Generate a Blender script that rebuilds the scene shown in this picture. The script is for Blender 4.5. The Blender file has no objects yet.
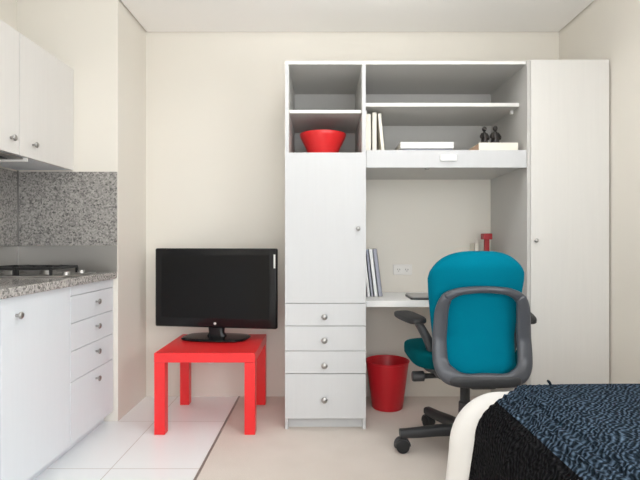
import bpy, bmesh, math, random
from mathutils import Vector, Matrix
random.seed(7)
PI = math.pi
S = bpy.context.scene
COL = S.collection

# ------------------------------------------------------------------ materials
def new_mat(name):
    m = bpy.data.materials.new(name); m.use_nodes = True
    nt = m.node_tree
    return m, nt, nt.nodes['Principled BSDF']

def lin(r, g, b):
    def f(c):
        c /= 255.0
        return c / 12.92 if c <= 0.04045 else ((c + 0.055) / 1.055) ** 2.4
    return (f(r), f(g), f(b), 1)

def mat(name, col, rough=0.5, metal=0.0, noise=0.0, nscale=40.0, stretch=(1, 1, 1), bump=0.0, bscale=None,
        coat=0.0, spec=0.5, sheen=0.0):
    m, nt, b = new_mat(name)
    b.inputs['Roughness'].default_value = rough
    b.inputs['Metallic'].default_value = metal
    b.inputs['Specular IOR Level'].default_value = spec
    b.inputs['Coat Weight'].default_value = coat
    b.inputs['Coat Roughness'].default_value = 0.05
    if sheen:
        b.inputs['Sheen Weight'].default_value = sheen
    tc = nt.nodes.new('ShaderNodeTexCoord')
    mp = nt.nodes.new('ShaderNodeMapping'); mp.inputs['Scale'].default_value = stretch
    nt.links.new(tc.outputs['Object'], mp.inputs['Vector'])
    n = nt.nodes.new('ShaderNodeTexNoise'); n.inputs['Scale'].default_value = nscale; n.inputs['Detail'].default_value = 5
    nt.links.new(mp.outputs['Vector'], n.inputs['Vector'])
    mx = nt.nodes.new('ShaderNodeMix'); mx.data_type = 'RGBA'
    c = Vector(col[:3])
    mx.inputs[6].default_value = (*(c * (1 - noise)), 1)
    mx.inputs[7].default_value = (*[min(1, v) for v in (c * (1 + noise))], 1)
    nt.links.new(n.outputs['Fac'], mx.inputs[0])
    nt.links.new(mx.outputs[2], b.inputs['Base Color'])
    if bump:
        n2 = n
        if bscale:
            n2 = nt.nodes.new('ShaderNodeTexNoise'); n2.inputs['Scale'].default_value = bscale; n2.inputs['Detail'].default_value = 4
            nt.links.new(tc.outputs['Object'], n2.inputs['Vector'])
        bp = nt.nodes.new('ShaderNodeBump'); bp.inputs['Strength'].default_value = bump; bp.inputs['Distance'].default_value = 0.004
        nt.links.new(n2.outputs['Fac'], bp.inputs['Height'])
        nt.links.new(bp.outputs['Normal'], b.inputs['Normal'])
    return m

def granite_mat(name, rough=0.25, gain=1.0):
    m, nt, b = new_mat(name)
    b.inputs['Roughness'].default_value = rough
    tc = nt.nodes.new('ShaderNodeTexCoord')
    v = nt.nodes.new('ShaderNodeTexVoronoi'); v.inputs['Scale'].default_value = 120
    nt.links.new(tc.outputs['Object'], v.inputs['Vector'])
    n = nt.nodes.new('ShaderNodeTexNoise'); n.inputs['Scale'].default_value = 70; n.inputs['Detail'].default_value = 6
    n.inputs['Roughness'].default_value = 0.75
    nt.links.new(tc.outputs['Object'], n.inputs['Vector'])
    sp = nt.nodes.new('ShaderNodeSeparateColor'); nt.links.new(v.outputs['Color'], sp.inputs[0])
    ad = nt.nodes.new('ShaderNodeMath'); ad.operation = 'MULTIPLY_ADD'
    nt.links.new(sp.outputs[0], ad.inputs[0]); ad.inputs[1].default_value = 0.45
    nt.links.new(n.outputs['Fac'], ad.inputs[2])
    r = nt.nodes.new('ShaderNodeValToRGB')
    e = r.color_ramp.elements
    e[0].position = 0.42; e[0].color = (0.07 * gain, 0.067 * gain, 0.064 * gain, 1)
    e[1].position = 0.98; e[1].color = (0.46 * gain, 0.435 * gain, 0.41 * gain, 1)
    for p, c in ((0.54, (0.17, 0.163, 0.156)), (0.68, (0.29, 0.278, 0.265)), (0.84, (0.37, 0.353, 0.335))):
        q = e.new(p); q.color = (*[k * gain for k in c], 1)
    nt.links.new(ad.outputs[0], r.inputs['Fac'])
    nt.links.new(r.outputs['Color'], b.inputs['Base Color'])
    return m

def tile_mat():
    m, nt, b = new_mat('kitchen_tile')
    b.inputs['Roughness'].default_value = 0.28
    tc = nt.nodes.new('ShaderNodeTexCoord')
    mp = nt.nodes.new('ShaderNodeMapping'); mp.inputs['Location'].default_value = (0.99, -2.285 + 0.6 * 8, 0)
    nt.links.new(tc.outputs['Object'], mp.inputs['Vector'])
    br = nt.nodes.new('ShaderNodeTexBrick'); br.offset = 0.0
    br.inputs['Scale'].default_value = 1.0
    br.inputs['Brick Width'].default_value = 0.6; br.inputs['Row Height'].default_value = 0.6
    br.inputs['Mortar Size'].default_value = 0.0025; br.inputs['Mortar Smooth'].default_value = 0.1
    br.inputs['Color1'].default_value = (0.88, 0.91, 0.925, 1); br.inputs['Color2'].default_value = (0.865, 0.895, 0.91, 1)
    br.inputs['Mortar'].default_value = (0.60, 0.585, 0.56, 1)
    nt.links.new(mp.outputs['Vector'], br.inputs['Vector'])
    nt.links.new(br.outputs['Color'], b.inputs['Base Color'])
    return m

def carpet_mat():
    m, nt, b = new_mat('carpet')
    b.inputs['Roughness'].default_value = 0.95; b.inputs['Specular IOR Level'].default_value = 0.1
    tc = nt.nodes.new('ShaderNodeTexCoord')
    n = nt.nodes.new('ShaderNodeTexNoise'); n.inputs['Scale'].default_value = 260; n.inputs['Detail'].default_value = 3
    n1 = nt.nodes.new('ShaderNodeTexNoise'); n1.inputs['Scale'].default_value = 5; n1.inputs['Detail'].default_value = 3
    for k in (n, n1): nt.links.new(tc.outputs['Object'], k.inputs['Vector'])
    ad = nt.nodes.new('ShaderNodeMath'); ad.operation = 'MULTIPLY_ADD'
    nt.links.new(n1.outputs['Fac'], ad.inputs[0]); ad.inputs[1].default_value = 0.35; nt.links.new(n.outputs['Fac'], ad.inputs[2])
    r = nt.nodes.new('ShaderNodeValToRGB'); e = r.color_ramp.elements
    e[0].position = 0.3; e[0].color = (0.58, 0.515, 0.46, 1); e[1].position = 1.0; e[1].color = (0.78, 0.72, 0.67, 1)
    nt.links.new(ad.outputs[0], r.inputs['Fac']); nt.links.new(r.outputs['Color'], b.inputs['Base Color'])
    bp = nt.nodes.new('ShaderNodeBump'); bp.inputs['Strength'].default_value = 0.5; bp.inputs['Distance'].default_value = 0.004
    nt.links.new(n.outputs['Fac'], bp.inputs['Height']); nt.links.new(bp.outputs['Normal'], b.inputs['Normal'])
    return m

def knit_mat(name, c0, c1):
    m, nt, b = new_mat(name)
    b.inputs['Roughness'].default_value = 0.9; b.inputs['Specular IOR Level'].default_value = 0.05
    tc = nt.nodes.new('ShaderNodeTexCoord')
    # wobble the knit rows a little
    nz = nt.nodes.new('ShaderNodeTexNoise'); nz.inputs['Scale'].default_value = 14
    nt.links.new(tc.outputs['UV'], nz.inputs['Vector'])
    vm = nt.nodes.new('ShaderNodeVectorMath'); vm.operation = 'MULTIPLY_ADD'
    nt.links.new(nz.outputs['Color'], vm.inputs[0]); vm.inputs[1].default_value = (0.05, 0.05, 0)
    nt.links.new(tc.outputs['UV'], vm.inputs[2])
    w1 = nt.nodes.new('ShaderNodeTexWave'); w1.wave_type = 'BANDS'; w1.bands_direction = 'X'
    w1.inputs['Scale'].default_value = 24; w1.inputs['Distortion'].default_value = 0.6
    w2 = nt.nodes.new('ShaderNodeTexWave'); w2.wave_type = 'BANDS'; w2.bands_direction = 'DIAGONAL'
    w2.inputs['Scale'].default_value = 34; w2.inputs['Distortion'].default_value = 4.0
    vo = nt.nodes.new('ShaderNodeTexVoronoi'); vo.inputs['Scale'].default_value = 95
    for k in (w1, w2, vo): nt.links.new(vm.outputs[0], k.inputs['Vector'])
    mu = nt.nodes.new('ShaderNodeMath'); mu.operation = 'MULTIPLY_ADD'
    nt.links.new(w1.outputs['Fac'], mu.inputs[0]); mu.inputs[1].default_value = 0.6
    nt.links.new(w2.outputs['Fac'], mu.inputs[2])
    sb = nt.nodes.new('ShaderNodeMath'); sb.operation = 'SUBTRACT'
    nt.links.new(mu.outputs[0], sb.inputs[0]); nt.links.new(vo.outputs['Distance'], sb.inputs[1])
    r = nt.nodes.new('ShaderNodeValToRGB'); e = r.color_ramp.elements
    e[0].position = 0.05; e[0].color = c0; e[1].position = 1.0; e[1].color = c1
    nt.links.new(sb.outputs[0], r.inputs['Fac']); nt.links.new(r.outputs['Color'], b.inputs['Base Color'])
    bp = nt.nodes.new('ShaderNodeBump'); bp.inputs['Strength'].default_value = 1.0; bp.inputs['Distance'].default_value = 0.008
    nt.links.new(sb.outputs[0], bp.inputs['Height']); nt.links.new(bp.outputs['Normal'], b.inputs['Normal'])
    return m

def emit_mat(name, col, strength):
    m, nt, b = new_mat(name)
    b.inputs['Emission Color'].default_value = col; b.inputs['Emission Strength'].default_value = strength
    return m

def glass_mat():
    m = bpy.data.materials.new('window_glass'); m.use_nodes = True
    nt = m.node_tree; nt.nodes.clear()
    o = nt.nodes.new('ShaderNodeOutputMaterial'); t = nt.nodes.new('ShaderNodeBsdfTransparent')
    g = nt.nodes.new('ShaderNodeBsdfGlossy'); g.inputs['Roughness'].default_value = 0.02
    mx = nt.nodes.new('ShaderNodeMixShader'); mx.inputs[0].default_value = 0.06
    nt.links.new(t.outputs[0], mx.inputs[1]); nt.links.new(g.outputs[0], mx.inputs[2]); nt.links.new(mx.outputs[0], o.inputs[0])
    return m

M = dict(
    wall=mat('cream_wall_paint', (0.76, 0.725, 0.66), 0.75, noise=0.012, nscale=3, bump=0.03, bscale=180),
    ceil=mat('ceiling_paint', (0.92, 0.905, 0.885), 0.8, noise=0.01, nscale=3),
    lam=mat('white_laminate', (0.595, 0.60, 0.61), 0.5, spec=0.08, noise=0.022, nscale=14, stretch=(6, 6, 0.25)),
    desk=mat('white_desk_laminate', (0.86, 0.86, 0.855), 0.5, spec=0.2, noise=0.015, nscale=14, stretch=(0.3, 6, 6)),
    kit=mat('pale_grey_laminate', (0.73, 0.77, 0.81), 0.45, spec=0.4, noise=0.02, nscale=14, stretch=(6, 6, 0.25)),
    ward=mat('wardrobe_laminate', (0.70, 0.685, 0.66), 0.42, spec=0.35, noise=0.03, nscale=14, stretch=(6, 6, 0.2)),
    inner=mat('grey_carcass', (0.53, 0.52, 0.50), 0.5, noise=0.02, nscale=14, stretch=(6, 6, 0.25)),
    edge=mat('white_edge_band', (0.80, 0.785, 0.76), 0.4, noise=0.01),
    steel=mat('brushed_steel', (0.40, 0.39, 0.375), 0.42, 1.0, noise=0.05, nscale=20, stretch=(1, 1, 30)),
    chrome=mat('satin_nickel', (0.42, 0.41, 0.40), 0.34, 1.0, noise=0.02),
    red=mat('red_lacquer', (0.80, 0.022, 0.026), 0.32, noise=0.02, nscale=10),
    redpl=mat('red_plastic', (0.60, 0.012, 0.022), 0.38, noise=0.02, nscale=10),
    redbowl=mat('red_bowl_glaze', (0.66, 0.018, 0.02), 0.3, noise=0.02, nscale=10),
    redmetal=mat('dark_red_metal', (0.36, 0.012, 0.018), 0.35, noise=0.03, nscale=10),
    tvblk=mat('black_gloss_plastic', (0.010, 0.010, 0.011), 0.16, noise=0.05, spec=0.3),
    screen=mat('screen_glass', (0.010, 0.0098, 0.0098), 0.12, noise=0.02, spec=0.14),
    silver=mat('silver_mark', (0.75, 0.75, 0.73), 0.35, 0.4, noise=0.02),
    iron=mat('cast_iron', (0.014, 0.014, 0.015), 0.55, noise=0.2, nscale=60),
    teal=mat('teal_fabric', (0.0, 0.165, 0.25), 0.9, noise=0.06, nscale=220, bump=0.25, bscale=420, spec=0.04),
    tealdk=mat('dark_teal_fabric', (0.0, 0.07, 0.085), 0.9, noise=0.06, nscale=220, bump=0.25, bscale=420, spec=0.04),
    frame=mat('graphite_plastic', (0.060, 0.064, 0.076), 0.30, noise=0.03, nscale=12),
    blk=mat('charcoal_plastic', (0.030, 0.031, 0.034), 0.45, noise=0.08, nscale=30),
    rubber=mat('black_rubber', (0.014, 0.014, 0.015), 0.6, noise=0.1, nscale=30),
    duvet=mat('white_cotton', (0.80, 0.785, 0.76), 0.85, noise=0.02, nscale=9, bump=0.35, bscale=22),
    sheet=mat('mattress_ticking', (0.72, 0.70, 0.66), 0.9, noise=0.02),
    bedwood=mat('dark_bed_base', (0.05, 0.045, 0.04), 0.6, noise=0.1),
    cream=mat('cream_book_cloth', (0.83, 0.79, 0.70), 0.6, noise=0.03),
    white=mat('white_card', (0.86, 0.86, 0.86), 0.5, noise=0.01),
    lav=mat('lavender_grey_card', (0.36, 0.365, 0.44), 0.5, noise=0.12, nscale=60),
    paper=mat('paper_pages', (0.80, 0.76, 0.68), 0.8, noise=0.06, nscale=90, stretch=(1, 1, 8)),
    kraft=mat('tan_page_edges', (0.62, 0.42, 0.29), 0.8, noise=0.08, nscale=90, stretch=(1, 1, 8)),
    outlet=mat('outlet_plastic', (0.80, 0.78, 0.75), 0.35, noise=0.01),
    slot=mat('dark_slot', (0.12, 0.11, 0.10), 0.6),
    bronze=mat('dark_bronze', (0.028, 0.024, 0.022), 0.4, 0.3, noise=0.2, nscale=50),
    laptop=mat('grey_laptop_shell', (0.42, 0.41, 0.41), 0.35, 0.3, noise=0.02),
    lapedge=mat('laptop_edge', (0.04, 0.04, 0.042), 0.4, noise=0.05),
    alu=mat('threshold_strip', (0.33, 0.31, 0.28), 0.45, 0.4, noise=0.04),
    winframe=mat('window_frame_paint', (0.75, 0.75, 0.74), 0.4, noise=0.01),
    splash=granite_mat('granite', 0.3, 0.95),
    bench=granite_mat('granite_worktop_lit', 0.13, 1.35),  # same granite, brighter light on the worktop put into its colour
    tile=tile_mat(), carpet=carpet_mat(), knit=knit_mat('navy_knit', (0.012, 0.020, 0.030, 1), (0.10, 0.152, 0.22, 1)), knitdk=knit_mat('dark_knit', (0.006, 0.006, 0.007, 1), (0.020, 0.020, 0.022, 1)), glass=glass_mat(),
)

# ------------------------------------------------------------------ helpers
def obj(name, bm, m, parent=None, loc=None, smooth=False):
    bmesh.ops.recalc_face_normals(bm, faces=bm.faces[:])
    me = bpy.data.meshes.new(name); bm.to_mesh(me); bm.free()
    mats = m if isinstance(m, (list, tuple)) else [m]
    for k in mats: me.materials.append(k)
    if smooth:
        me.polygons.foreach_set('use_smooth', [True] * len(me.polygons))
        me.set_sharp_from_angle(angle=math.radians(40))
    o = bpy.data.objects.new(name, me); COL.objects.link(o)
    if parent is not None:
        o.parent = parent
        # geometry is written in world metres; make it local to the thing's root
        me.transform(parent_world(parent).inverted())
    elif loc is not None:
        o.location = loc; me.transform(Matrix.Translation(-Vector(loc)))
    return o

def parent_world(o):
    mw = Matrix.LocRotScale(o.location, o.rotation_euler, o.scale)
    return parent_world(o.parent) @ mw if o.parent else mw

def thing(name, label, cat, loc=(0, 0, 0), group=None):
    o = bpy.data.objects.new(name, None); COL.objects.link(o)
    o.empty_display_size = 0.05
    o.location = loc
    return tag(o, label, cat, group)

def tag(o, label, cat, group=None):
    o['label'] = label; o['category'] = cat
    if group: o['group'] = group
    return o

def struct(name, bm, m, parent=None):
    o = obj(name, bm, m, parent)
    if parent is None: o['kind'] = 'structure'
    return o

def B(*boxes, bev=0.0, seg=2):
    bm = bmesh.new()
    for b in boxes: add_box(bm, *b, bev=bev, seg=seg)
    return bm

def add_box(bm, x0, x1, y0, y1, z0, z1, bev=0.0, seg=2):
    r = bmesh.ops.create_cube(bm, size=1.0)
    vs = r['verts']
    bmesh.ops.scale(bm, vec=(x1 - x0, y1 - y0, z1 - z0), verts=vs)
    bmesh.ops.translate(bm, vec=((x0 + x1) / 2, (y0 + y1) / 2, (z0 + z1) / 2), verts=vs)
    if bev > 0:
        es = list({e for v in vs for e in v.link_edges})
        bmesh.ops.bevel(bm, geom=es, offset=bev, segments=seg, profile=0.5, affect='EDGES')
    return vs

def add_lathe(bm, prof, n=24, mtx=None, cap0=True, cap1=True):
    """prof: list of (r, z) revolved about z, then transformed."""
    rings = []
    for r, z in prof:
        ring = []
        for k in range(n):
            a = 2 * PI * k / n
            p = Vector((r * math.cos(a), r * math.sin(a), z))
            ring.append(bm.verts.new(mtx @ p if mtx else p))
        rings.append(ring)
    for a, b in zip(rings, rings[1:]):
        for k in range(n):
            bm.faces.new((a[k], a[(k + 1) % n], b[(k + 1) % n], b[k]))
    if cap0: bm.faces.new(rings[0][::-1])
    if cap1: bm.faces.new(rings[-1])

def axis_mtx(p, d):
    d = Vector(d).normalized()
    return Matrix.Translation(p) @ d.to_track_quat('Z', 'Y').to_matrix().to_4x4()

def add_sweep(bm, pts, radii, normal=None, closed=False, n=12, power=2.0):
    """Sweep a (super)elliptic section; radii = list of (in-plane, along-normal) half sizes."""
    pts = [Vector(p) for p in pts]; N = len(pts); rings = []
    for i, p in enumerate(pts):
        if closed: t = pts[(i + 1) % N] - pts[i - 1]
        else: t = pts[min(i + 1, N - 1)] - pts[max(i - 1, 0)]
        t.normalize()
        nn = Vector(normal) if normal is not None else (Vector((0, 0, 1)) if abs(t.z) < 0.9 else Vector((0, 1, 0)))
        s = t.cross(nn).normalized(); u = s.cross(t).normalized()
        a, b = radii[i] if isinstance(radii[i], (tuple, list)) else (radii[i], radii[i])
        ring = []
        for k in range(n):
            th = 2 * PI * k / n; c, q = math.cos(th), math.sin(th)
            cx = math.copysign(abs(c) ** (2 / power), c); qy = math.copysign(abs(q) ** (2 / power), q)
            ring.append(bm.verts.new(p + s * a * cx + u * b * qy))
        rings.append(ring)
    M_ = N if closed else N - 1
    for i in range(M_):
        a, b = rings[i], rings[(i + 1) % N]
        for k in range(n):
            bm.faces.new((a[k], a[(k + 1) % n], b[(k + 1) % n], b[k]))
    if not closed:
        bm.faces.new(rings[0][::-1]); bm.faces.new(rings[-1])

def spline(ctrl, n, closed=False):
    """Catmull-Rom through control points (any tuple length)."""
    L = len(ctrl); out = []
    segs = L if closed else L - 1
    for i in range(segs):
        g = lambda k: Vector(ctrl[k % L]) if closed else Vector(ctrl[max(0, min(L - 1, k))])
        p0, p1, p2, p3 = g(i - 1), g(i), g(i + 1), g(i + 2)
        for j in range(n):
            t = j / n
            out.append(0.5 * ((2 * p1) + (p2 - p0) * t + (2 * p0 - 5 * p1 + 4 * p2 - p3) * t * t + (3 * p1 - p0 - 3 * p2 + p3) * t ** 3))
    if not closed: out.append(Vector(ctrl[-1]))
    return out

def add_superell(bm, c, r, e1, e2, nu=40, nv=18, warp=None):
    def sp(v, e): return math.copysign(abs(v) ** e, v)
    rows = []
    for j in range(1, nv):
        ph = -PI / 2 + PI * j / nv; row = []
        for i in range(nu):
            th = 2 * PI * i / nu
            p = Vector((sp(math.cos(ph), e1) * sp(math.cos(th), e2), sp(math.cos(ph), e1) * sp(math.sin(th), e2), sp(math.sin(ph), e1)))
            if warp: p = warp(p)
            row.append(bm.verts.new((c[0] + r[0] * p.x, c[1] + r[1] * p.y, c[2] + r[2] * p.z)))
        rows.append(row)
    for a, b in zip(rows, rows[1:]):
        for i in range(nu): bm.faces.new((a[i], a[(i + 1) % nu], b[(i + 1) % nu], b[i]))
    for row, s in ((rows[0], -1), (rows[-1], 1)):
        p = Vector((0, 0, s))
        if warp: p = warp(p)
        v = bm.verts.new((c[0] + r[0] * p.x, c[1] + r[1] * p.y, c[2] + r[2] * p.z))
        for i in range(nu): bm.faces.new((row[i], row[(i + 1) % nu], v))

def knob_bm(p, d, s=1.0):
    bm = bmesh.new()
    prof = [(0.006, 0.0), (0.005, 0.010), (0.007, 0.013), (0.0145, 0.019), (0.015, 0.023), (0.012, 0.027), (0.004, 0.029)]
    add_lathe(bm, [(r * s, z * s) for r, z in prof], 18, axis_mtx(p, d))
    return bm

# ------------------------------------------------------------------ room dimensions
H = 2.50
XL, XR, YB, YR = -1.209, 1.630, 3.346, -1.55     # nib wall, right wall, back wall, rear wall
XK, YN = -1.808, 2.887                            # kitchen side wall, kitchen end wall
XT = -0.568                                       # tile / carpet joint
HT = H + 0.05

struct('wall_back', B((XL - 0.2, XR + 0.15, YB, YB + 0.15, 0, HT)), M['wall'])
SY0, SY1, SZ0, SZ1 = -0.55, 1.05, 0.95, 2.25
struct('wall_right', B((XR, XR + 0.15, YR - 0.15, SY0, 0, HT), (XR, XR + 0.15, SY1, YB, 0, HT),
                       (XR, XR + 0.15, SY0, SY1, 0, SZ0), (XR, XR + 0.15, SY0, SY1, SZ1, HT)), M['wall'])
w2 = struct('window_2', B((XR + 0.05, XR + 0.11, SY0, SY0 + 0.05, SZ0, SZ1), (XR + 0.05, XR + 0.11, SY1 - 0.05, SY1, SZ0, SZ1),
                          (XR + 0.05, XR + 0.11, SY0, SY1, SZ0, SZ0 + 0.05), (XR + 0.05, XR + 0.11, SY0, SY1, SZ1 - 0.05, SZ1)), M['winframe'])
obj('pane', B((XR + 0.078, XR + 0.083, SY0 + 0.05, SY1 - 0.05, SZ0 + 0.05, SZ1 - 0.05)), M['glass'], w2)
struct('wall_left', B((XK - 0.15, XL, YN, YB, 0, HT)), M['wall'])
struct('wall_kitchen', B((XK - 0.15, XK, YR - 0.15, YN, 0, HT)), M['wall'])
# rear wall behind the camera with a wide balcony window in it
WX0, WX1, WZ0, WZ1 = -0.75, 1.52, 0.06, 2.36
struct('wall_rear', B((XK - 0.15, WX0, YR - 0.15, YR, 0, HT), (WX1, XR + 0.15, YR - 0.15, YR, 0, HT),
                      (WX0, WX1, YR - 0.15, YR, 0, WZ0), (WX0, WX1, YR - 0.15, YR, WZ1, HT)), M['wall'])
wf = struct('window_1', B((WX0, WX0 + 0.05, YR - 0.11, YR - 0.05, WZ0, WZ1), (WX1 - 0.05, WX1, YR - 0.11, YR - 0.05, WZ0, WZ1),
                          (WX0, WX1, YR - 0.11, YR - 0.05, WZ0, WZ0 + 0.05), (WX0, WX1, YR - 0.11, YR - 0.05, WZ1 - 0.05, WZ1),
                          (0.41, 0.47, YR - 0.11, YR - 0.05, WZ0, WZ1)), M['winframe'])
obj('pane', B((WX0 + 0.05, 0.41, YR - 0.083, YR - 0.078, WZ0 + 0.05, WZ1 - 0.05),
              (0.47, WX1 - 0.05, YR - 0.083, YR - 0.078, WZ0 + 0.05, WZ1 - 0.05)), M['glass'], wf)
# ceiling with a recessed shadow line along the walls
G = 0.011
struct('ceiling', B((XL + G, XR - G, YR + G, YB - G, H, HT), (XK + G, XL + G, YR + G, YN - G, H, HT),
                    (XK - 0.15, XR + 0.15, YR - 0.15, YB + 0.15, HT, HT + 0.08)), M['ceil'])
struct('floor', B((XT, XR, YR, YB, -0.1, 0)), M['carpet'])
struct('floor_kitchen', B((XK, XT, YR, YB, -0.1, 0)), M['tile'])
struct('trim_1', B((XT - 0.006, XT + 0.006, YR, YB, -0.02, 0.003)), M['alu'])

# ------------------------------------------------------------------ kitchen run on the left
KF = -1.235                       # front face of the kitchen doors
def kitchen_base(name, label, cat, y0, y1, fronts, group=None):
    t = thing(name, label, cat, ((KF + XK) / 2, (y0 + y1) / 2, 0), group)
    obj('carcass', B((XK + 0.002, KF - 0.019, y0, y1, 0.075, 0.846)), M['kit'], t)
    obj('plinth', B((XK + 0.002, KF - 0.055, y0, y1, 0.0, 0.075)), M['kit'], t)
    for kind, z0, z1, ky, kz in fronts:
        f = obj(kind, B((KF - 0.018, KF, y0 + 0.0015, y1 - 0.0015, z0 + 0.0015, z1 - 0.0015), bev=0.0012, seg=1), M['kit'], t)
        if kz is not None:
            obj('knob', knob_bm((KF, ky, kz), (1, 0, 0)), M['chrome'], f, smooth=True)
    return t
kitchen_base('drawer_cabinet', 'pale grey kitchen drawer unit with four knobbed drawers at the wall end', 'kitchen cabinet', 2.392, 2.884,
             [('rail', 0.796, 0.846, 0, None), ('drawer', 0.660, 0.795, 2.66, 0.738), ('drawer', 0.522, 0.660, 2.66, 0.604),
              ('drawer', 0.372, 0.522, 2.66, 0.466), ('drawer', 0.062, 0.372, 2.66, 0.318)])
kitchen_base('base_cabinet', 'tall-doored pale grey kitchen base cabinet with one knob under the worktop', 'kitchen cabinet', 1.873, 2.390,
             [('door', 0.062, 0.846, 1.965, 0.768)])
kitchen_base('base_cabinet', 'kitchen base cabinet cut off by the left picture edge', 'kitchen cabinet', 1.36, 1.871,
             [('door', 0.062, 0.846, 1.45, 0.768)])
w = obj('worktop', B((XK + 0.001, -1.214, 1.2, YN - 0.001, 0.847, 0.885), bev=0.003), M['bench'], loc=(-1.5, 2.0, 0.847))
tag(w, 'speckled grey granite kitchen worktop carrying the gas cooktop', 'worktop')
# granite splashbacks and the steel upstands below them
w = obj('splashback', B((XK + 0.012, XL - 0.004, YN - 0.010, YN - 0.0005, 1.041, 1.477)), M['splash'], loc=(-1.5, YN, 1.041))
tag(w, 'speckled dark granite splashback on the end wall facing the room', 'splashback')
w = obj('splashback', B((XK + 0.0005, XK + 0.010, 1.2, YN - 0.011, 1.041, 1.477)), M['splash'], loc=(XK, 2, 1.041))
tag(w, 'granite splashback on the side wall behind the cooktop, at the left picture edge', 'splashback')
w = obj('upstand', B((XK + 0.012, XL - 0.004, YN - 0.012, YN - 0.0005, 0.886, 1.039), bev=0.001, seg=1), M['steel'], loc=(-1.5, YN, 0.886))
tag(w, 'brushed steel strip on the end wall between worktop and granite', 'steel upstand')
w = obj('upstand', B((XK + 0.0005, XK + 0.012, 1.2, YN - 0.013, 0.886, 1.039), bev=0.001, seg=1), M['steel'], loc=(XK, 2, 0.886))
tag(w, 'brushed steel strip on the side wall behind the cooktop', 'steel upstand')
w = obj('corner_trim', B((XK + 0.013, XK + 0.019, YN - 0.0185, YN - 0.0125, 0.887, 1.482)), M['chrome'], loc=(XK, YN, 0.887))
tag(w, 'thin metal trim down the inside corner of the splashback', 'trim')

UF = -1.470
def kitchen_upper(label, y0, y1, ky):
    t = thing('wall_cabinet', label, 'kitchen cabinet', ((UF + XK) / 2, (y0 + y1) / 2, 1.486))
    obj('carcass', B((XK + 0.002, UF - 0.019, y0, y1, 1.488, 2.081)), M['kit'], t)
    f = obj('door', B((UF - 0.018, UF, y0 + 0.0012, y1 - 0.0012, 1.486, 2.082), bev=0.0012, seg=1), M['ward'], t)
    obj('knob', knob_bm((UF, ky, 1.556), (1, 0, 0)), M['chrome'], f, smooth=True)
kitchen_upper('pale wall cabinet against the end wall above the splashback, knob at its near corner', 2.370, 2.885, 2.475)
kitchen_upper('pale wall cabinet at the left picture edge above the range hood', 1.853, 2.368, 2.298)
t = thing('range_hood', 'slim steel range hood under the wall cabinets at the left edge', 'range hood', (-1.63, 2.15, 1.45))
obj('body', B((XK + 0.012, UF - 0.03, 1.855, 2.445, 1.477, 1.4865), bev=0.002, seg=1), M['steel'], t)
obj('end_strip', B((XK + 0.012, UF - 0.012, 2.446, 2.456, 1.467, 1.4865)), M['edge'], t)
obj('filter', B((XK + 0.06, UF - 0.08, 1.9, 2.40, 1.473, 1.478)), M['blk'], t)

# two-burner gas cooktop
t = thing('cooktop', 'two burner steel gas cooktop with black pan supports set in the worktop', 'cooktop', (-1.53, 2.6, 0.885))
CX0, CX1, CY0, CY1 = -1.765, -1.288, 2.425, 2.775
obj('plate', B((CX0, CX1, CY0, CY1, 0.8852, 0.893), bev=0.003), M['steel'], t, smooth=True)
for bx, r in ((-1.645, 0.048), (-1.46, 0.036)):
    bm = bmesh.new(); add_lathe(bm, [(r * 1.25, 0), (r * 1.2, 0.008), (r, 0.010), (r, 0.018), (r * 0.9, 0.023), (r * 0.3, 0.025)], 24, Matrix.Translation((bx, 2.60, 0.892)))
    bn = obj('burner', bm, M['steel'], t, smooth=True)
    bm = bmesh.new(); add_lathe(bm, [(r * 0.8, 0), (r * 0.8, 0.005), (r * 0.6, 0.007)], 24, Matrix.Translation((bx, 2.60, 0.9155)))
    obj('burner_cap', bm, M['iron'], bn, smooth=True)
    bm = bmesh.new(); q = 0.085
    for s in (-1, 1):
        add_box(bm, bx - q, bx + q, 2.60 + s * q * 1.55 - 0.006, 2.60 + s * q * 1.55 + 0.006, 0.920, 0.934, bev=0.002)
        add_box(bm, bx + s * q - 0.006, bx + s * q + 0.006, 2.60 - q * 1.55, 2.60 + q * 1.55, 0.920, 0.934, bev=0.002)
        for u in (-1, 1):
            add_box(bm, bx + s * q - 0.006, bx + s * q + 0.006, 2.60 + u * q * 1.55 - 0.006, 2.60 + u * q * 1.55 + 0.006, 0.8925, 0.925)
        add_box(bm, bx - 0.005, bx + 0.005, 2.60 + min(s * 0.03, s * q * 1.55), 2.60 + max(s * 0.03, s * q * 1.55), 0.924, 0.936, bev=0.002)
        add_box(bm, bx + min(s * 0.03, s * q), bx + max(s * 0.03, s * q), 2.595, 2.605, 0.924, 0.936, bev=0.002)
    obj('pan_support', bm, M['iron'], t, smooth=False)
for ky in (2.52, 2.68):
    bm = bmesh.new(); add_lathe(bm, [(0.020, 0), (0.019, 0.014), (0.016, 0.018), (0.004, 0.019)], 20, Matrix.Translation((-1.325, ky, 0.8925)))
    obj('control_knob', bm, M['chrome'], t, smooth=True)

# ------------------------------------------------------------------ built-in wall unit
F = 2.746; CB = YB - 0.003; TOP = 2.071
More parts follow.
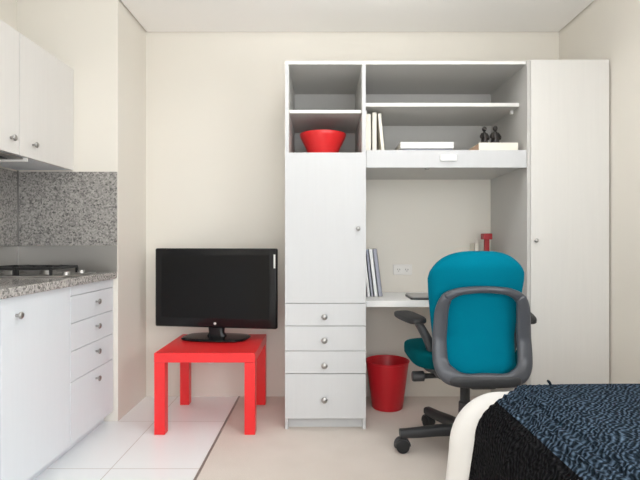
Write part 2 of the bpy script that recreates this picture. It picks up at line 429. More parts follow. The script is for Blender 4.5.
# left tower
TX0, TX1 = -0.209, 0.248
t = thing('tower_cabinet', 'tall narrow white cabinet with open shelves on top, one door and four drawers', 'cabinet', (0.02, 3.05, 0))
obj('side_panel', B((TX0, TX0 + 0.018, F + 0.019, CB, 0, TOP)), [M['lam']], t)
obj('side_panel', B((TX1 - 0.018, TX1, F + 0.019, CB, 0, TOP)), [M['lam']], t)
tp = obj('top_panel', B((TX0, TX1, F + 0.021, CB, TOP + 0.0002, TOP + 0.018)), M['inner'], t)
obj('panel_edge', B((TX0, TX1, F + 0.018, F + 0.0208, TOP + 0.0002, TOP + 0.018)), M['edge'], tp)
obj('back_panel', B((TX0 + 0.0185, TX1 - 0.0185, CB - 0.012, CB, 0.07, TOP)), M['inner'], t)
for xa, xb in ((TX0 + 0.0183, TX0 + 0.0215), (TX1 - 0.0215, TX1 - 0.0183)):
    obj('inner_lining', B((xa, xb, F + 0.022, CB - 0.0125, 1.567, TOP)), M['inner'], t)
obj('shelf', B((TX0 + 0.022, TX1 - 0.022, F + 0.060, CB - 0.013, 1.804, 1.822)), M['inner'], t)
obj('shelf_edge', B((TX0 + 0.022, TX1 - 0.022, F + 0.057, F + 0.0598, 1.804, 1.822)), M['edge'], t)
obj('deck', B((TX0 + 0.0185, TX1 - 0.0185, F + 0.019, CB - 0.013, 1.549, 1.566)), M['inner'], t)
d = obj('door', B((TX0, TX1, F, F + 0.018, 0.7175, 1.567), bev=0.0012, seg=1), M['lam'], t)
obj('knob', knob_bm((0.203, F, 1.138), (0, -1, 0), 0.8), M['chrome'], d, smooth=True)
for z0, z1, kz in ((0.590, 0.7145, 0.643), (0.449, 0.587, 0.511), (0.321, 0.446, 0.369), (0.066, 0.317, 0.177)):
    d = obj('drawer', B((TX0, TX1, F, F + 0.018, z0, z1), bev=0.0012, seg=1), M['lam'], t)
    obj('knob', knob_bm((0.0135, F, kz), (0, -1, 0), 1.15), M['chrome'], d, smooth=True)
obj('inner_box', B((TX0 + 0.0185, TX1 - 0.0185, F + 0.022, CB - 0.013, 0.066, 1.548)), M['inner'], t)
obj('plinth', B((TX0 + 0.0185, TX1 - 0.0185, F + 0.055, F + 0.073, 0.0, 0.065)), M['lam'], t)

# upper shelf unit bridging tower and wardrobe
UX0, UX1 = TX1 + 0.001, 1.157
t = thing('shelf_unit', 'open white shelf unit bridging the narrow cabinet and the wardrobe above the desk', 'shelf unit', ((UX0 + UX1) / 2, 3.05, 1.487))
tp = obj('top_panel', B((UX0, UX1, F + 0.021, CB, TOP + 0.0002, TOP + 0.018)), M['inner'], t)
obj('panel_edge', B((UX0, UX1, F + 0.018, F + 0.0208, TOP + 0.0002, TOP + 0.018)), M['edge'], tp)
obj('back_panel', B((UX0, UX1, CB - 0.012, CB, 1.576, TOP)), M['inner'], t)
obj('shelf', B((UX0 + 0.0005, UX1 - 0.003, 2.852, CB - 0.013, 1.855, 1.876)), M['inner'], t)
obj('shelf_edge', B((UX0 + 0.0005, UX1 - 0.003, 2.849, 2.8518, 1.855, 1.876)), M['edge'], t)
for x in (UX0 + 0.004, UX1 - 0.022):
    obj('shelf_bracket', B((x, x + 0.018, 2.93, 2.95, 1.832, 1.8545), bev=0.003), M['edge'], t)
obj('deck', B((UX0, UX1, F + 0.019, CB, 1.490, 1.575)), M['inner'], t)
fa = obj('fascia', B((UX0 + 0.001, UX1 - 0.003, F, F + 0.018, 1.482, 1.581), bev=0.0012, seg=1), M['lam'], t)
obj('plate', B((0.664, 0.757, F - 0.014, F + 0.0005, 1.518, 1.553), bev=0.003), M['white'], fa)
bm = bmesh.new(); add_lathe(bm, [(0.014, 0), (0.014, -0.012), (0.009, -0.016), (0.003, -0.017)], 16, Matrix.Translation((0.60, F + 0.035, 1.4898)))
obj('button', bm, M['chrome'], t, smooth=True)

# wardrobe on the right
t = thing('wardrobe', 'tall white single-door wardrobe standing against the right wall', 'wardrobe', (1.39, 3.05, 0))
obj('side_panel', B((1.158, 1.176, F + 0.004, CB, 0, TOP + 0.018)), M['inner'], t)
obj('side_panel', B((1.607, 1.625, F + 0.019, CB, 0, TOP + 0.018)), M['inner'], t)
obj('top_panel', B((1.1765, 1.6065, F + 0.020, CB, TOP, TOP + 0.018)), M['lam'], t)
obj('inner_box', B((1.1765, 1.6065, F + 0.021, CB, 0.07, TOP - 0.001)), M['inner'], t)
obj('plinth', B((1.1765, 1.6065, F + 0.055, F + 0.073, 0, 0.069)), M['lam'], t)
d = obj('door', B((1.1775, 1.6205, F, F + 0.018, 0.07, TOP + 0.020), bev=0.0012, seg=1), M['ward'], t)
obj('knob', knob_bm((1.203, F, 1.071), (0, -1, 0), 0.8), M['chrome'], d, smooth=True)

# desk top between them
t = obj('desk', B((TX1 + 0.0005, 1.157, 2.858, CB, 0.680, 0.717), bev=0.0015, seg=1), M['desk'], loc=(0.7, 3.1, 0.68))
tag(t, 'white built-in desk board spanning the narrow cabinet and the wardrobe', 'desk')
# power outlet on the wall above it
t = thing('power_outlet', 'white double power outlet on the wall above the desk', 'power outlet', (0.553, YB, 0.872))
obj('cover_plate', B((0.488, 0.618, YB - 0.009, YB - 0.0005, 0.836, 0.908), bev=0.004), M['outlet'], t)
for cx in (0.525, 0.581):
    k = obj('socket', B((cx - 0.019, cx + 0.019, YB - 0.0115, YB - 0.0088, 0.855, 0.885), bev=0.001), M['outlet'], t)
    obj('slot', B((cx - 0.009, cx - 0.006, YB - 0.0125, YB - 0.0112, 0.868, 0.878), (cx + 0.006, cx + 0.009, YB - 0.0125, YB - 0.0112, 0.868, 0.878),
                  (cx - 0.0015, cx + 0.0015, YB - 0.0125, YB - 0.0112, 0.858, 0.866)), M['slot'], k)

# ------------------------------------------------------------------ things on the shelves and desk
bm = bmesh.new()
add_lathe(bm, [(0.060, 0), (0.078, 0.002), (0.084, 0.020), (0.108, 0.075), (0.136, 0.130), (0.143, 0.150), (0.142, 0.156), (0.137, 0.156),
               (0.130, 0.132), (0.102, 0.078), (0.078, 0.026), (0.055, 0.014), (0.01, 0.012)], 48, Matrix.Translation((0.006, 3.0, 1.5665)))
tag(obj('bowl', bm, M['redbowl'], loc=(0.006, 3.0, 1.5665), smooth=True), 'red bowl in the open compartment of the narrow cabinet', 'bowl')

def book(name, label, cat, x, y, z, th, dep, h, lean, cover, group=None, pages=True):
    """Upright book, spine towards -Y; lean in degrees about Y (positive tips the top to -X)."""
    t = thing(name, label, cat, (x, y, z), group)
    c = B((-th / 2, th / 2, 0, 0.004, 0, h), (-th / 2, -th / 2 + 0.003, 0, dep, 0, h), (th / 2 - 0.003, th / 2, 0, dep, 0, h))
    p = B((-th / 2 + 0.0031, th / 2 - 0.0031, 0.0045, dep - 0.004, 0.003, h - 0.003))
    for nm, bm, m in (('cover', c, cover), ('pages', p, M['paper'])):
        bmesh.ops.translate(bm, vec=(x, y, z), verts=bm.verts[:])
        obj(nm, bm, m, t)
    a = math.radians(lean)
    t.rotation_euler = (0, -a, 0)
    # keep the lower corner on the shelf
    t.location.z = z + abs(math.sin(a)) * th / 2 + 0.0003
    return t
g = 'cream books on the shelf above the desk'
book('book', 'thickest cream book, upright against the narrow cabinet on the shelf', 'book', 0.2725, 2.90, 1.5752, 0.044, 0.19, 0.250, 0, M['cream'], g)
book('book', 'thin cream book standing between two other cream books on the shelf', 'book', 0.3125, 2.90, 1.5752, 0.030, 0.18, 0.258, 0, M['cream'], g)
book('book', 'cream book leaning on two upright cream books on the shelf', 'book', 0.366, 2.90, 1.5752, 0.024, 0.18, 0.252, 5.5, M['cream'], g)

def flat_book(label, x0, x1, y0, y1, z0, z1, cover, pages=None):
    t = thing('book', label, 'book', ((x0 + x1) / 2, (y0 + y1) / 2, z0))
    obj('cover', B((x0, x1, y0, y1, z0 + 0.0003, z0 + 0.004), (x0, x1, y0, y0 + 0.005, z0 + 0.004, z1 - 0.004), (x0, x1, y0, y1, z1 - 0.004, z1), bev=0.001, seg=1), cover, t)
    obj('pages', B((x0 + 0.003, x1 - 0.003, y0 + 0.0052, y1 - 0.004, z0 + 0.0042, z1 - 0.0042)), pages or M['paper'], t)
DK = 1.5752
flat_book('grey book lying beneath the white book in the middle of the shelf', 0.485, 0.785, 2.93, 3.13, DK, 1.622, M['lav'])
flat_book('white book lying flat on a grey book in the middle of the shelf', 0.470, 0.788, 2.915, 3.14, 1.6222, 1.661, M['white'])
flat_book('thick cream book lying flat beneath the two dark figurines, tan page edges', 0.905, 1.132, 2.81, 3.02, DK, 1.636, M['cream'], M['kraft'])

def figurine(label, x, y, z, s, wide):
    t = thing('figurine', label, 'figurine', (x, y, z), 'pair of dark figurines')
    bm = bmesh.new()
    add_lathe(bm, [(0.031, 0), (0.032, 0.008), (0.028, 0.020), (0.026, 0.030), (0.022, 0.045), (0.019, 0.058), (0.016, 0.066), (0.008, 0.072), (0.007, 0.076)], 20,
              Matrix.Translation((x, y, z)) @ Matrix.Diagonal((s * wide, s, s, 1)))
    obj('body', bm, M['bronze'], t, smooth=True)
    bm = bmesh.new(); add_superell(bm, (x, y - 0.002 * s, z + 0.087 * s), (0.012 * s, 0.013 * s, 0.014 * s), 1, 1, 16, 10)
    obj('head', bm, M['bronze'], t, smooth=True)
    for k in (-1, 1):
        bm = bmesh.new()
        add_sweep(bm, spline([(x + k * 0.016 * s * wide, y, z + 0.063 * s), (x + k * 0.030 * s * wide, y - 0.006 * s, z + 0.045 * s),
                              (x + k * 0.020 * s * wide, y - 0.026 * s, z + 0.030 * s)], 5), [0.007 * s] * 11, n=8)
        obj('arm', bm, M['bronze'], t, smooth=True)
figurine('slimmer dark figurine, further from the wardrobe, standing on the cream book', 0.966, 2.90, 1.6362, 1.12, 0.62)
figurine('broader dark figurine, nearer the wardrobe, standing on the cream book', 1.030, 2.90, 1.6362, 1.16, 0.76)

g = 'books leaning on the desk against the narrow cabinet'
DZ = 0.7172
book('book', 'white book closest to the narrow cabinet, leaning on the desk', 'book', 0.2955, 3.06, DZ, 0.020, 0.21, 0.300, 6.5, M['white'], g)
book('book', 'narrow lavender-grey book leaning between two white books on the desk', 'book', 0.3165, 3.06, DZ, 0.018, 0.21, 0.298, 6.5, M['lav'], g)
book('book', 'white book leaning between two lavender-grey books on the desk', 'book', 0.3405, 3.06, DZ, 0.025, 0.21, 0.300, 6.8, M['white'], g)
book('book', 'wide lavender-grey book outermost in the row on the desk, nearest the laptop', 'book', 0.3685, 3.06, DZ, 0.026, 0.21, 0.300, 7.2, M['lav'], g)

t = thing('laptop', 'closed grey laptop with dark rim lying on the desk', 'laptop', (0.68, 3.02, DZ))
def round_slab(x0, x1, y0, y1, z0, z1, r):
    bm = bmesh.new(); pts = []
    for cx, cy, a0 in ((x1 - r, y1 - r, 0), (x0 + r, y1 - r, 90), (x0 + r, y0 + r, 180), (x1 - r, y0 + r, 270)):
        for k in range(7):
            a = math.radians(a0 + 15 * k); pts.append((cx + r * math.cos(a), cy + r * math.sin(a)))
    lo = [bm.verts.new((x, y, z0)) for x, y in pts]; hi = [bm.verts.new((x, y, z1)) for x, y in pts]
    n = len(pts)
    for k in range(n): bm.faces.new((lo[k], lo[(k + 1) % n], hi[(k + 1) % n], hi[k]))
    bm.faces.new(lo[::-1]); bm.faces.new(hi)
    return bm
obj('base', round_slab(0.530, 0.860, 2.890, 3.125, DZ + 0.0005, DZ + 0.012, 0.03), M['lapedge'], t)
obj('lid', round_slab(0.534, 0.856, 2.896, 3.121, DZ + 0.0122, DZ + 0.019, 0.027), M['laptop'], t)

t = thing('desk_lamp', 'dark red post lamp with square head on the desk behind the teal chair', 'lamp', (1.075, 3.18, DZ))
bm = bmesh.new(); add_lathe(bm, [(0.055, 0), (0.056, 0.008), (0.050, 0.014), (0.012, 0.018)], 28, Matrix.Translation((1.075, 3.18, DZ + 0.0003)))
obj('base', bm, M['redmetal'], t, smooth=True)
obj('post', B((1.060, 1.090, 3.166, 3.194, DZ + 0.016, 1.090), bev=0.004), M['redmetal'], t)
obj('lamp_head', B((1.042, 1.100, 3.14, 3.20, 1.078, 1.117), bev=0.004), M['redmetal'], t)
book('book', 'tall white book standing beside the red post lamp on the desk', 'book', 1.028, 3.235, DZ, 0.032, 0.09, 0.335, 0, M['cream'])

# ------------------------------------------------------------------ side table and television
t = thing('side_table', 'square glossy red side table carrying the television', 'table', (-0.645, 2.955, 0))
X0, X1, Y0, Y1, LG = -0.925, -0.368, 2.680, 3.228, 0.060
obj('tabletop', B((X0, X1, Y0, Y1, 0.398, 0.451), bev=0.003), M['red'], t)
for x in (X0, X1 - LG):
    for y in (Y0, Y1 - LG):
        obj('leg', B((x + 0.0005, x + LG - 0.0005, y + 0.0005, y + LG - 0.0005, 0.0, 0.3978), bev=0.003), M['red'], t)

tv = thing('television', 'black flat screen television on its stand on the red side table', 'television', (-0.668, 3.08, 0.451))
tx, ty = -0.668, 3.08
hw = 0.398
bm = bmesh.new()
add_box(bm, tx - hw, tx + hw, ty - 0.030, ty + 0.012, 0.524, 1.022, bev=0.010, seg=3)
add_box(bm, tx - hw * 0.72, tx + hw * 0.72, ty + 0.010, ty + 0.060, 0.575, 0.96, bev=0.02, seg=2)
obj('housing', bm, M['tvblk'], tv, smooth=True)
obj('screen', B((tx - 0.352, tx + 0.352, ty - 0.0312, ty - 0.0285, 0.584, 0.980)), M['screen'], tv)
bm = bmesh.new()
add_sweep(bm, [(tx, ty + 0.01, 0.458), (tx, ty + 0.008, 0.49), (tx, ty + 0.004, 0.54)], [(0.072, 0.030), (0.050, 0.026), (0.055, 0.022)], normal=(0, 1, 0), n=16, power=3)
obj('stand_neck', bm, M['tvblk'], tv, smooth=True)
bm = bmesh.new(); add_superell(bm, (tx, ty, 0.4600), (0.212, 0.130, 0.0085), 0.5, 0.6, 48, 10)
obj('stand_base', bm, M['tvblk'], tv, smooth=True)
bm = bmesh.new(); add_lathe(bm, [(0.0085, 0), (0.0085, 0.002), (0.007, 0.003)], 16, axis_mtx((tx + 0.002, ty - 0.030, 0.551), (0, -1, 0)))
obj('logo', bm, M['silver'], tv, smooth=True)
obj('sticker', B((tx + 0.379, tx + 0.390, ty - 0.0315, ty - 0.0298, 0.90, 0.985)), M['silver'], tv)
tv.rotation_euler = (0, 0, math.radians(-8.5))
cd = spline([(-0.70, 3.16, 0.385), (-0.715, 2.98, 0.380), (-0.685, 2.86, 0.365), (-0.64, 2.83, 0.360), (-0.605, 2.86, 0.380), (-0.60, 2.92, 0.3945)], 6)
bm = bmesh.new(); add_sweep(bm, cd, [0.004] * len(cd), n=8)
pc = obj('power_cord', bm, M['white'], tv, smooth=True)
pc['label'] = 'pale cord looped under the table top'

# ------------------------------------------------------------------ waste bin
bx, by = 0.420, 3.13
bm = bmesh.new()
add_lathe(bm, [(0.02, 0.0), (0.094, 0.0), (0.098, 0.004), (0.136, 0.292), (0.140, 0.294), (0.141, 0.302), (0.137, 0.304), (0.132, 0.296), (0.094, 0.010), (0.02, 0.008)], 56, Matrix.Translation((bx, by, 0.0005)))
tag(obj('waste_bin', bm, M['redpl'], loc=(bx, by, 0), smooth=True), 'red plastic waste bin on the carpet under the desk', 'waste bin')

# ------------------------------------------------------------------ office chair
cx, cy = 0.730, 2.485
ch = thing('office_chair', 'teal fabric office chair with graphite back frame and charcoal star base', 'chair', (cx, cy, 0))
bm = bmesh.new()
add_lathe(bm, [(0.050, 0.075), (0.052, 0.10), (0.046, 0.135), (0.036, 0.150)], 24, Matrix.Translation((cx, cy, 0)))
hub = obj('hub', bm, M['blk'], ch, smooth=True)
for k in range(5):
    a = math.radians(184 + 72 * k); R = 0.325
    d = Vector((math.cos(a), math.sin(a), 0)); c0 = Vector((cx, cy, 0))
    bm = bmesh.new()
    pts = spline([c0 + d * 0.03 + Vector((0, 0, 0.108)), c0 + d * 0.14 + Vector((0, 0, 0.106)), c0 + d * 0.25 + Vector((0, 0, 0.098)), c0 + d * (R + 0.012) + Vector((0, 0, 0.096))], 6)
    n = len(pts)
    add_sweep(bm, pts, [(0.032 - 0.008 * i / n, 0.030 - 0.010 * i / n) for i in range(n)], n=14, power=3.2)
    arm = obj('base_arm', bm, M['blk'], ch, smooth=True)
    p = c0 + d * R
    tn = Vector((-d.y, d.x, 0))
    bm = bmesh.new()
    add_lathe(bm, [(0.011, 0.030), (0.011, 0.085)], 12, Matrix.Translation((p.x, p.y, 0)))
    # hood over the twin wheels
    add_sweep(bm, [p + d * (0.037 * math.cos(u)) + Vector((0, 0, 0.036 + 0.038 * math.sin(u))) for u in [math.radians(v) for v in range(-10, 181, 19)]],
              [(0.004, 0.021)] * 11, normal=tn, n=10, power=4)
    cas = obj('caster', bm, M['blk'], arm, smooth=True)
    for s in (-1, 1):
        bm = bmesh.new()
        q = p + tn * (s * 0.004) + Vector((0, 0, 0.0345))
        add_lathe(bm, [(0.010, 0.0), (0.033, 0.0), (0.034, 0.003), (0.034, 0.016), (0.029, 0.019), (0.010, 0.019)], 24, axis_mtx(q, tn * s))
        wh = obj('caster_wheel', bm, M['rubber'], arm, smooth=True)
bm = bmesh.new(); add_lathe(bm, [(0.034, 0.13), (0.032, 0.245), (0.028, 0.25), (0.0245, 0.252), (0.0245, 0.40)], 24, Matrix.Translation((cx, cy, 0)))
obj('gas_column', bm, M['blk'], ch, smooth=True)
bm = bmesh.new()
add_box(bm, cx - 0.10, cx + 0.10, cy - 0.13, cy + 0.13, 0.375, 0.430, bev=0.02, seg=3)
add_box(bm, cx - 0.06, cx + 0.06, cy - 0.29, cy - 0.10, 0.395, 0.430, bev=0.012, seg=2)
obj('mechanism', bm, M['blk'], ch, smooth=True)
bm = bmesh.new()
add_sweep(bm, [(cx - 0.08, cy - 0.03, 0.392), (cx - 0.20, cy - 0.03, 0.388), (cx - 0.212, cy - 0.03, 0.388), (cx - 0.218, cy - 0.03, 0.388), (cx - 0.27, cy - 0.03, 0.386), (cx - 0.276, cy - 0.03, 0.386)],
          [0.012, 0.013, 0.014, 0.026, 0.026, 0.022], n=16)
obj('lever', bm, M['blk'], ch, smooth=True)
# seat cushion and pan
def seat_warp(p):
    q = p.copy()
    if p.y > 0.3: q.z -= 0.9 * (p.y - 0.3) ** 2          # waterfall front edge
    return q
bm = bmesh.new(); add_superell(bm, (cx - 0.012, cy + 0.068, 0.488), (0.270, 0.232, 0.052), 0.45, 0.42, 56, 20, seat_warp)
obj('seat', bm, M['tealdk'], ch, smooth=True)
bm = bmesh.new(); add_superell(bm, (cx - 0.005, cy + 0.05, 0.436), (0.215, 0.205, 0.020), 0.4, 0.45, 40, 12)
obj('seat_pan', bm, M['blk'], ch, smooth=True)

# backrest cushion: a curved upholstered shell with a rounded top
def back_y(z):
    # lean profile of the upholstery (lumbar forward, shoulders back)
    pts = [(0.44, 2.255), (0.52, 2.285), (0.62, 2.300), (0.74, 2.290), (0.86, 2.262), (0.95, 2.246), (1.03, 2.262)]
    for (za, ya), (zb, yb) in zip(pts, pts[1:]):
        if z <= zb:
            u = (z - za) / (zb - za); u = u * u * (3 - 2 * u) if False else u
            return ya + (yb - ya) * u
    return pts[-1][1]
def back_w(z):
    pts = [(0.44, 0.192), (0.52, 0.195), (0.62, 0.198), (0.72, 0.210), (0.82, 0.223), (0.89, 0.229), (0.95, 0.226), (1.03, 0.218)]
    for (za, a), (zb, b) in zip(pts, pts[1:]):
        if z <= zb:
            u = (z - za) / (zb - za); return a + (b - a) * u
    return pts[-1][1]
NU, NV = 28, 30
bm = bmesh.new(); fr, bk = [], []
for j in range(NV + 1):
    rf, rb = [], []
    for i in range(NU + 1):
        u = -1 + 2 * i / NU; v = j / NV
        ss = 0.5 * (1 - math.cos(PI * v))
        vv = 0.5 * v + 0.5 * ss
        uu = math.sin(u * PI / 2) * 0.5 + u * 0.5
        zt = 0.890 + 0.132 * (1 - abs(uu) ** 3.0) ** 0.55
        zb = 0.440 + 0.030 * abs(uu) ** 4
        z = zb + (zt - zb) * vv
        x = cx + uu * back_w(z)
        # a leaning bulge towards the sitter at the edges
        y = back_y(z) + 0.055 * uu * uu
        e = min(1 - abs(u), 2 * min(v, 1 - v))
        th = 0.030 * (1 - (1 - min(1, e / 0.35)) ** 2.5) ** 0.5 if e > 0 else 0.0
        th = max(th, 0.0015)
        pil = 0.010 * max(0, 1 - ((z - 0.93) / 0.085) ** 2) * (1 - uu * uu)  # rolled head section
        rf.append(bm.verts.new((x, y + th, z))); rb.append(bm.verts.new((x, y - th - pil, z)))
    fr.append(rf); bk.append(rb)
for j in range(NV):
    for i in range(NU):
        bm.faces.new((fr[j][i], fr[j][i + 1], fr[j + 1][i + 1], fr[j + 1][i]))
        bm.faces.new((bk[j][i], bk[j + 1][i], bk[j + 1][i + 1], bk[j][i + 1]))
for j in range(NV):
    bm.faces.new((fr[j][0], fr[j + 1][0], bk[j + 1][0], bk[j][0])); bm.faces.new((fr[j][NU], bk[j][NU], bk[j + 1][NU], fr[j + 1][NU]))
for i in range(NU):
    bm.faces.new((fr[0][i], bk[0][i], bk[0][i + 1], fr[0][i + 1])); bm.faces.new((fr[NV][i], fr[NV][i + 1], bk[NV][i + 1], bk[NV][i]))
o = obj('backrest', bm, M['teal'], ch, smooth=True)
o.data.set_sharp_from_angle(angle=PI)

# closed graphite frame loop behind the upholstery
ctrl = []   # (x, z, half width)
half = [(0.000, 0.443, 0.030), (0.095, 0.440, 0.031), (0.156, 0.456, 0.040), (0.190, 0.500, 0.036), (0.196, 0.58, 0.034), (0.192, 0.68, 0.033), (0.186, 0.755, 0.031),
        (0.168, 0.806, 0.025), (0.120, 0.834, 0.0185), (0.060, 0.844, 0.0165), (0.000, 0.847, 0.016)]
right = half; left = [(-x, z, w_) for x, z, w_ in half[1:-1]][::-1]
ctrl = [(x, z, w_) for x, z, w_ in right + left]
sp = spline(ctrl, 6, closed=True)
fp, fr_ = [], []
for p in sp:
    x, z, hwid = p
    fp.append((cx + 0.008 + x, back_y(z) - 0.062 + 0.40 * x * x + (0.012 if z > 0.8 else 0), z)); fr_.append((hwid, 0.016))
bm = bmesh.new(); add_sweep(bm, fp, fr_, normal=(0, -1, 0), closed=True, n=16, power=2.6)
obj('back_frame', bm, M['frame'], ch, smooth=True)
bm = bmesh.new()
add_superell(bm, (cx + 0.008, 2.204, 0.434), (0.165, 0.030, 0.030), 0.6, 0.6, 32, 12)
obj('frame_bridge', bm, M['blk'], ch, smooth=True)
# armrests
for s in (-1, 1):
    bm = bmesh.new()
    ctl = [(cx + s * 0.09, 2.40, 0.405), (cx + s * 0.150, 2.395, 0.420), (cx + s * 0.178, 2.39, 0.49), (cx + s * 0.205, 2.39, 0.57), (cx + s * 0.238, 2.40, 0.635), (cx + s * 0.262, 2.41, 0.676)]
    ctl = [(x, y, z) for x, y, z in ctl]
    p = spline(ctl, 6)
    add_sweep(bm, p, [(0.030 - 0.012 * i / len(p), 0.026) for i in range(len(p))], normal=(0, 1, 0), n=12, power=2.6)
    am = obj('armrest_post', bm, M['blk'], ch, smooth=True)
    bm = bmesh.new()
    ang = math.radians(14) * (1 if s < 0 else -1)
    add_superell(bm, (0, 0, 0), (0.050, 0.125, 0.020), 0.6, 0.55, 36, 12)
    bmesh.ops.transform(bm, matrix=Matrix.Translation((cx + s * 0.288, 2.455, 0.685)) @ Matrix.Rotation(ang, 4, 'Z') @ Matrix.Rotation(math.radians(2), 4, 'X'), verts=bm.verts[:])
    obj('arm_pad', bm, M['rubber'], ch, smooth=True)

# ------------------------------------------------------------------ bed
bd = thing('bed', 'single bed against the right wall under white duvet and navy blanket', 'bed', (1.08, 0.8, 0))
obj('bed_base', B((0.64, 1.52, -0.15, 1.66, 0.10, 0.29), bev=0.01), M['bedwood'], bd)
obj('mattress', B((0.60, 1.56, -0.17, 1.68, 0.291, 0.515), bev=0.05, seg=4), M['sheet'], bd, smooth=True)
for x in (0.68, 1.44):
    for y in (-0.10, 1.56):
        obj('leg', B((x, x + 0.05, y, y + 0.05, 0, 0.10)), M['bedwood'], bd)

BX, BY, BT = 0.645, 1.680, 0.553     # flat top ends here on the left side and at the foot
def cover_pt(a, b, off, flare, rnd, maxd=9):
    """a: distance from the left flat edge towards -x when positive; b likewise beyond the foot edge."""
    ea, eb = max(a, 0.0), max(b, 0.0)
    e = math.hypot(ea, eb)
    x = BX - min(a, 0.0) * 1.0; y = BY + min(b, 0.0)
    crown = -0.010 * math.exp(-max(0.0, -a) / 0.16) - 0.004 * math.exp(-max(0.0, -b) / 0.16)
    z = BT + crown
    if e > 1e-9:
        da, db = -ea / e, eb / e
        q = rnd * PI / 2
        if e < q:
            th = e / rnd; h, dn = rnd * math.sin(th), rnd * (1 - math.cos(th))
        else:
            h = rnd + (e - q) * math.sin(flare); dn = rnd + (e - q) * math.cos(flare)
        th = min(e / rnd, PI / 2 - flare)
        x += da * h; y += db * h; z -= dn
        nrm = Vector((da * math.sin(th), db * math.sin(th), math.cos(th)))
    else:
        nrm = Vector((0, 0, 1))
    return Vector((x, y, z)) + nrm * off

def solid_grid(rows_top, rows_bot):
    bm = bmesh.new(); uvl = bm.loops.layers.uv.new('UVMap')
    T = [[bm.verts.new(p) for p, uv in r] for r in rows_top]; L = [[bm.verts.new(p) for p, uv in r] for r in rows_bot]
    UV = {}
    for r, vr in zip(rows_top, T):
        for (p, uv), v in zip(r, vr): UV[v] = uv
    for r, vr in zip(rows_bot, L):
        for (p, uv), v in zip(r, vr): UV[v] = uv
    nj, ni = len(T), len(T[0])
    fs = []
    for j in range(nj - 1):
        for i in range(ni - 1):
            fs.append(bm.faces.new((T[j][i], T[j][i + 1], T[j + 1][i + 1], T[j + 1][i])))
            fs.append(bm.faces.new((L[j][i], L[j + 1][i], L[j + 1][i + 1], L[j][i + 1])))
    for j in range(nj - 1):
        fs.append(bm.faces.new((T[j][0], T[j + 1][0], L[j + 1][0], L[j][0]))); fs.append(bm.faces.new((T[j][-1], L[j][-1], L[j + 1][-1], T[j + 1][-1])))
    for i in range(ni - 1):
        fs.append(bm.faces.new((T[0][i], L[0][i], L[0][i + 1], T[0][i + 1]))); fs.append(bm.faces.new((T[-1][i], T[-1][i + 1], L[-1][i + 1], L[-1][i])))
    for f in fs:
        for l in f.loops: l[uvl].uv = UV[l.vert]
    return bm

def sstep(x, a, b):
    t = min(1.0, max(0.0, (x - a) / (b - a))); return t * t * (3 - 2 * t)

def duvet_rows(off):
    rows = []
    for j in range(81):
        b = -1.80 + 2.24 * (j / 80)
        row = []
        for i in range(61):
            a = 0.48 - (0.48 + 0.90) * (i / 60)
            # the uncovered foot corner is puffed out, the rest is pressed down by the blanket
            k = sstep(b, -0.10, 0.05)
            fold = 0.006 * math.sin(b * 23 + 0.6) * min(1, max(0, a) / 0.2) + 0.005 * math.sin(b * 31 + a * 9) * k * min(1, max(0, a) / 0.15)
            row.append((cover_pt(a, b, off + fold, 0.12 - 0.05 * k, 0.125 + 0.075 * k), (a, b)))
        rows.append(row)
    return rows
tag(obj('duvet', solid_grid(duvet_rows(0.0), duvet_rows(-0.022)), M['duvet'], loc=(1.0, 0.8, BT), smooth=True),
    'white duvet draped over the bed, showing at its rounded foot corner', 'duvet')

def blanket_rows(off, a0, a1, NI):
    rows = []
    NJ = 80
    for j in range(NJ + 1):
        row = []
        for i in range(NI + 1):
            a = a0 + (a1 - a0) * (i / NI)
            # the blanket ends short of the foot on the near side, and hangs over the foot further in
            be = -0.085 + sstep(-a, -0.08, 0.23) * 0.33
            b = -1.75 + (be + 1.75) * (j / NJ)
            ridge = 0.0048 * math.sin((a + 0.05) * 2 * PI / 0.026) * math.exp(-((a - 0.0) / 0.10) ** 2)
            fold = 0.004 * math.sin(b * 17 + 1.0) * min(1, max(0, a) / 0.2)
            row.append((cover_pt(a, b, off + ridge + fold, 0.15, 0.125), (a, b)))
        rows.append(row)
    return rows
bl = obj('blanket', solid_grid(blanket_rows(0.022, 0.066, -0.90, 92), blanket_rows(0.008, 0.066, -0.90, 92)), M['knit'], loc=(1.0, 0.8, BT), smooth=True)
tag(bl, 'navy blue chunky knit blanket spread over the bed', 'blanket')
bo = obj('side_drop', solid_grid(blanket_rows(0.022, 0.42, 0.0661, 35), blanket_rows(0.008, 0.42, 0.0661, 35)), M['knitdk'], bl, smooth=True)  # side drop of the blanket, in a darker knit colour
bo['label'] = 'darker part of the blanket hanging down the bed side'
# loose yarn end at the foot edge
bm = bmesh.new()
p0 = Vector((0.798, 1.700, 0.564))
pp = spline([p0, p0 + Vector((-0.001, 0.002, 0.006)), p0 + Vector((-0.005, 0.002, 0.012)), p0 + Vector((-0.010, 0.001, 0.016))], 5)
add_sweep(bm, pp, [0.005] * (len(pp) - 4) + [0.004] * 4, n=8)
obj('loose_yarn', bm, M['knit'], bl, smooth=True)

# ------------------------------------------------------------------ light and camera
W = bpy.data.worlds.new('World'); S.world = W; W.use_nodes = True
W.node_tree.nodes['Background'].inputs[0].default_value = (0.93, 0.97, 1.0, 1)
W.node_tree.nodes['Background'].inputs[1].default_value = 1.0

def area(name, loc, rot, sx, sy, power, col):
    l = bpy.data.lights.new(name, 'AREA'); l.shape = 'RECTANGLE'; l.size = sx; l.size_y = sy; l.energy = power; l.color = col
    o = bpy.data.objects.new(name, l); COL.objects.link(o); o.location = loc; o.rotation_euler = rot
    return o
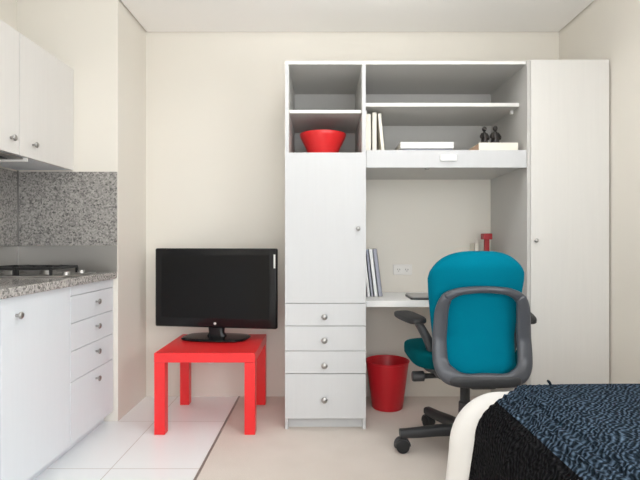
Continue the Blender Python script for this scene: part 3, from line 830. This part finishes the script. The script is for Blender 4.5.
# daylight entering through the balcony window behind the camera
area('window_daylight', ((WX0 + WX1) / 2, YR - 0.20, (WZ0 + WZ1) / 2), (math.radians(90), 0, 0), WX1 - WX0 - 0.1, WZ1 - WZ0 - 0.1, 86, (0.95, 0.98, 1.0))
area('side_window_daylight', (XR + 0.20, (SY0 + SY1) / 2, (SZ0 + SZ1) / 2), (math.radians(90), 0, math.radians(90)), SY1 - SY0 - 0.1, SZ1 - SZ0 - 0.1, 50, (0.95, 0.98, 1.0))
# added unseen uplighter above the frame, put in to brighten the ceiling
LX, LY, LZ = 0.20, 1.85, 2.20
t = thing('fill_uplighter', 'added white bowl uplighter above the frame, unseen fill for the ceiling', 'added fill lamp', (LX, LY, H))
bm = bmesh.new(); add_lathe(bm, [(0.02, 0), (0.05, -0.001), (0.045, -0.02), (0.01, -0.028)], 24, Matrix.Translation((LX, LY, H - 0.0005)))
obj('ceiling_rose', bm, M['winframe'], t, smooth=True)
bm = bmesh.new(); add_lathe(bm, [(0.004, LZ - 0.085), (0.004, H - 0.02)], 10, Matrix.Translation((LX, LY, 0)))
obj('stem', bm, M['chrome'], t, smooth=True)
bm = bmesh.new(); add_lathe(bm, [(0.012, -0.10), (0.10, -0.088), (0.18, -0.045), (0.215, 0.0), (0.211, 0.0), (0.176, -0.041), (0.10, -0.082), (0.012, -0.094)], 48, Matrix.Translation((LX, LY, LZ)))
obj('bowl_shade', bm, M['winframe'], t, smooth=True)
lu = area('ceiling_fill', (LX, LY, LZ - 0.012), (math.radians(180), 0, 0), 0.36, 0.36, 26, (0.96, 0.985, 1.0))
lu.data.shape = 'DISK'

cam = bpy.data.cameras.new('Camera'); co = bpy.data.objects.new('Camera', cam); COL.objects.link(co)
cam.sensor_fit = 'HORIZONTAL'; cam.sensor_width = 36.0
cam.lens = 487.0 * 36.0 / 640.0
co.location = (0, 0, 1.068); co.rotation_euler = (math.radians(90), 0, 0)
cam.shift_x = -2.0 / 640.0      # principal point at x = 322
cam.shift_y = 1.0 / 640.0       # principal point at y = 241
cam.clip_start = 0.02
S.camera = co

vs = S.view_settings
vs.view_transform = 'Standard'; vs.look = 'None'; vs.gamma = 1.0; vs.use_curve_mapping = False
vs.exposure = -0.30
S.cycles.use_denoising = True
S.cycles.max_bounces = 12; S.cycles.diffuse_bounces = 8
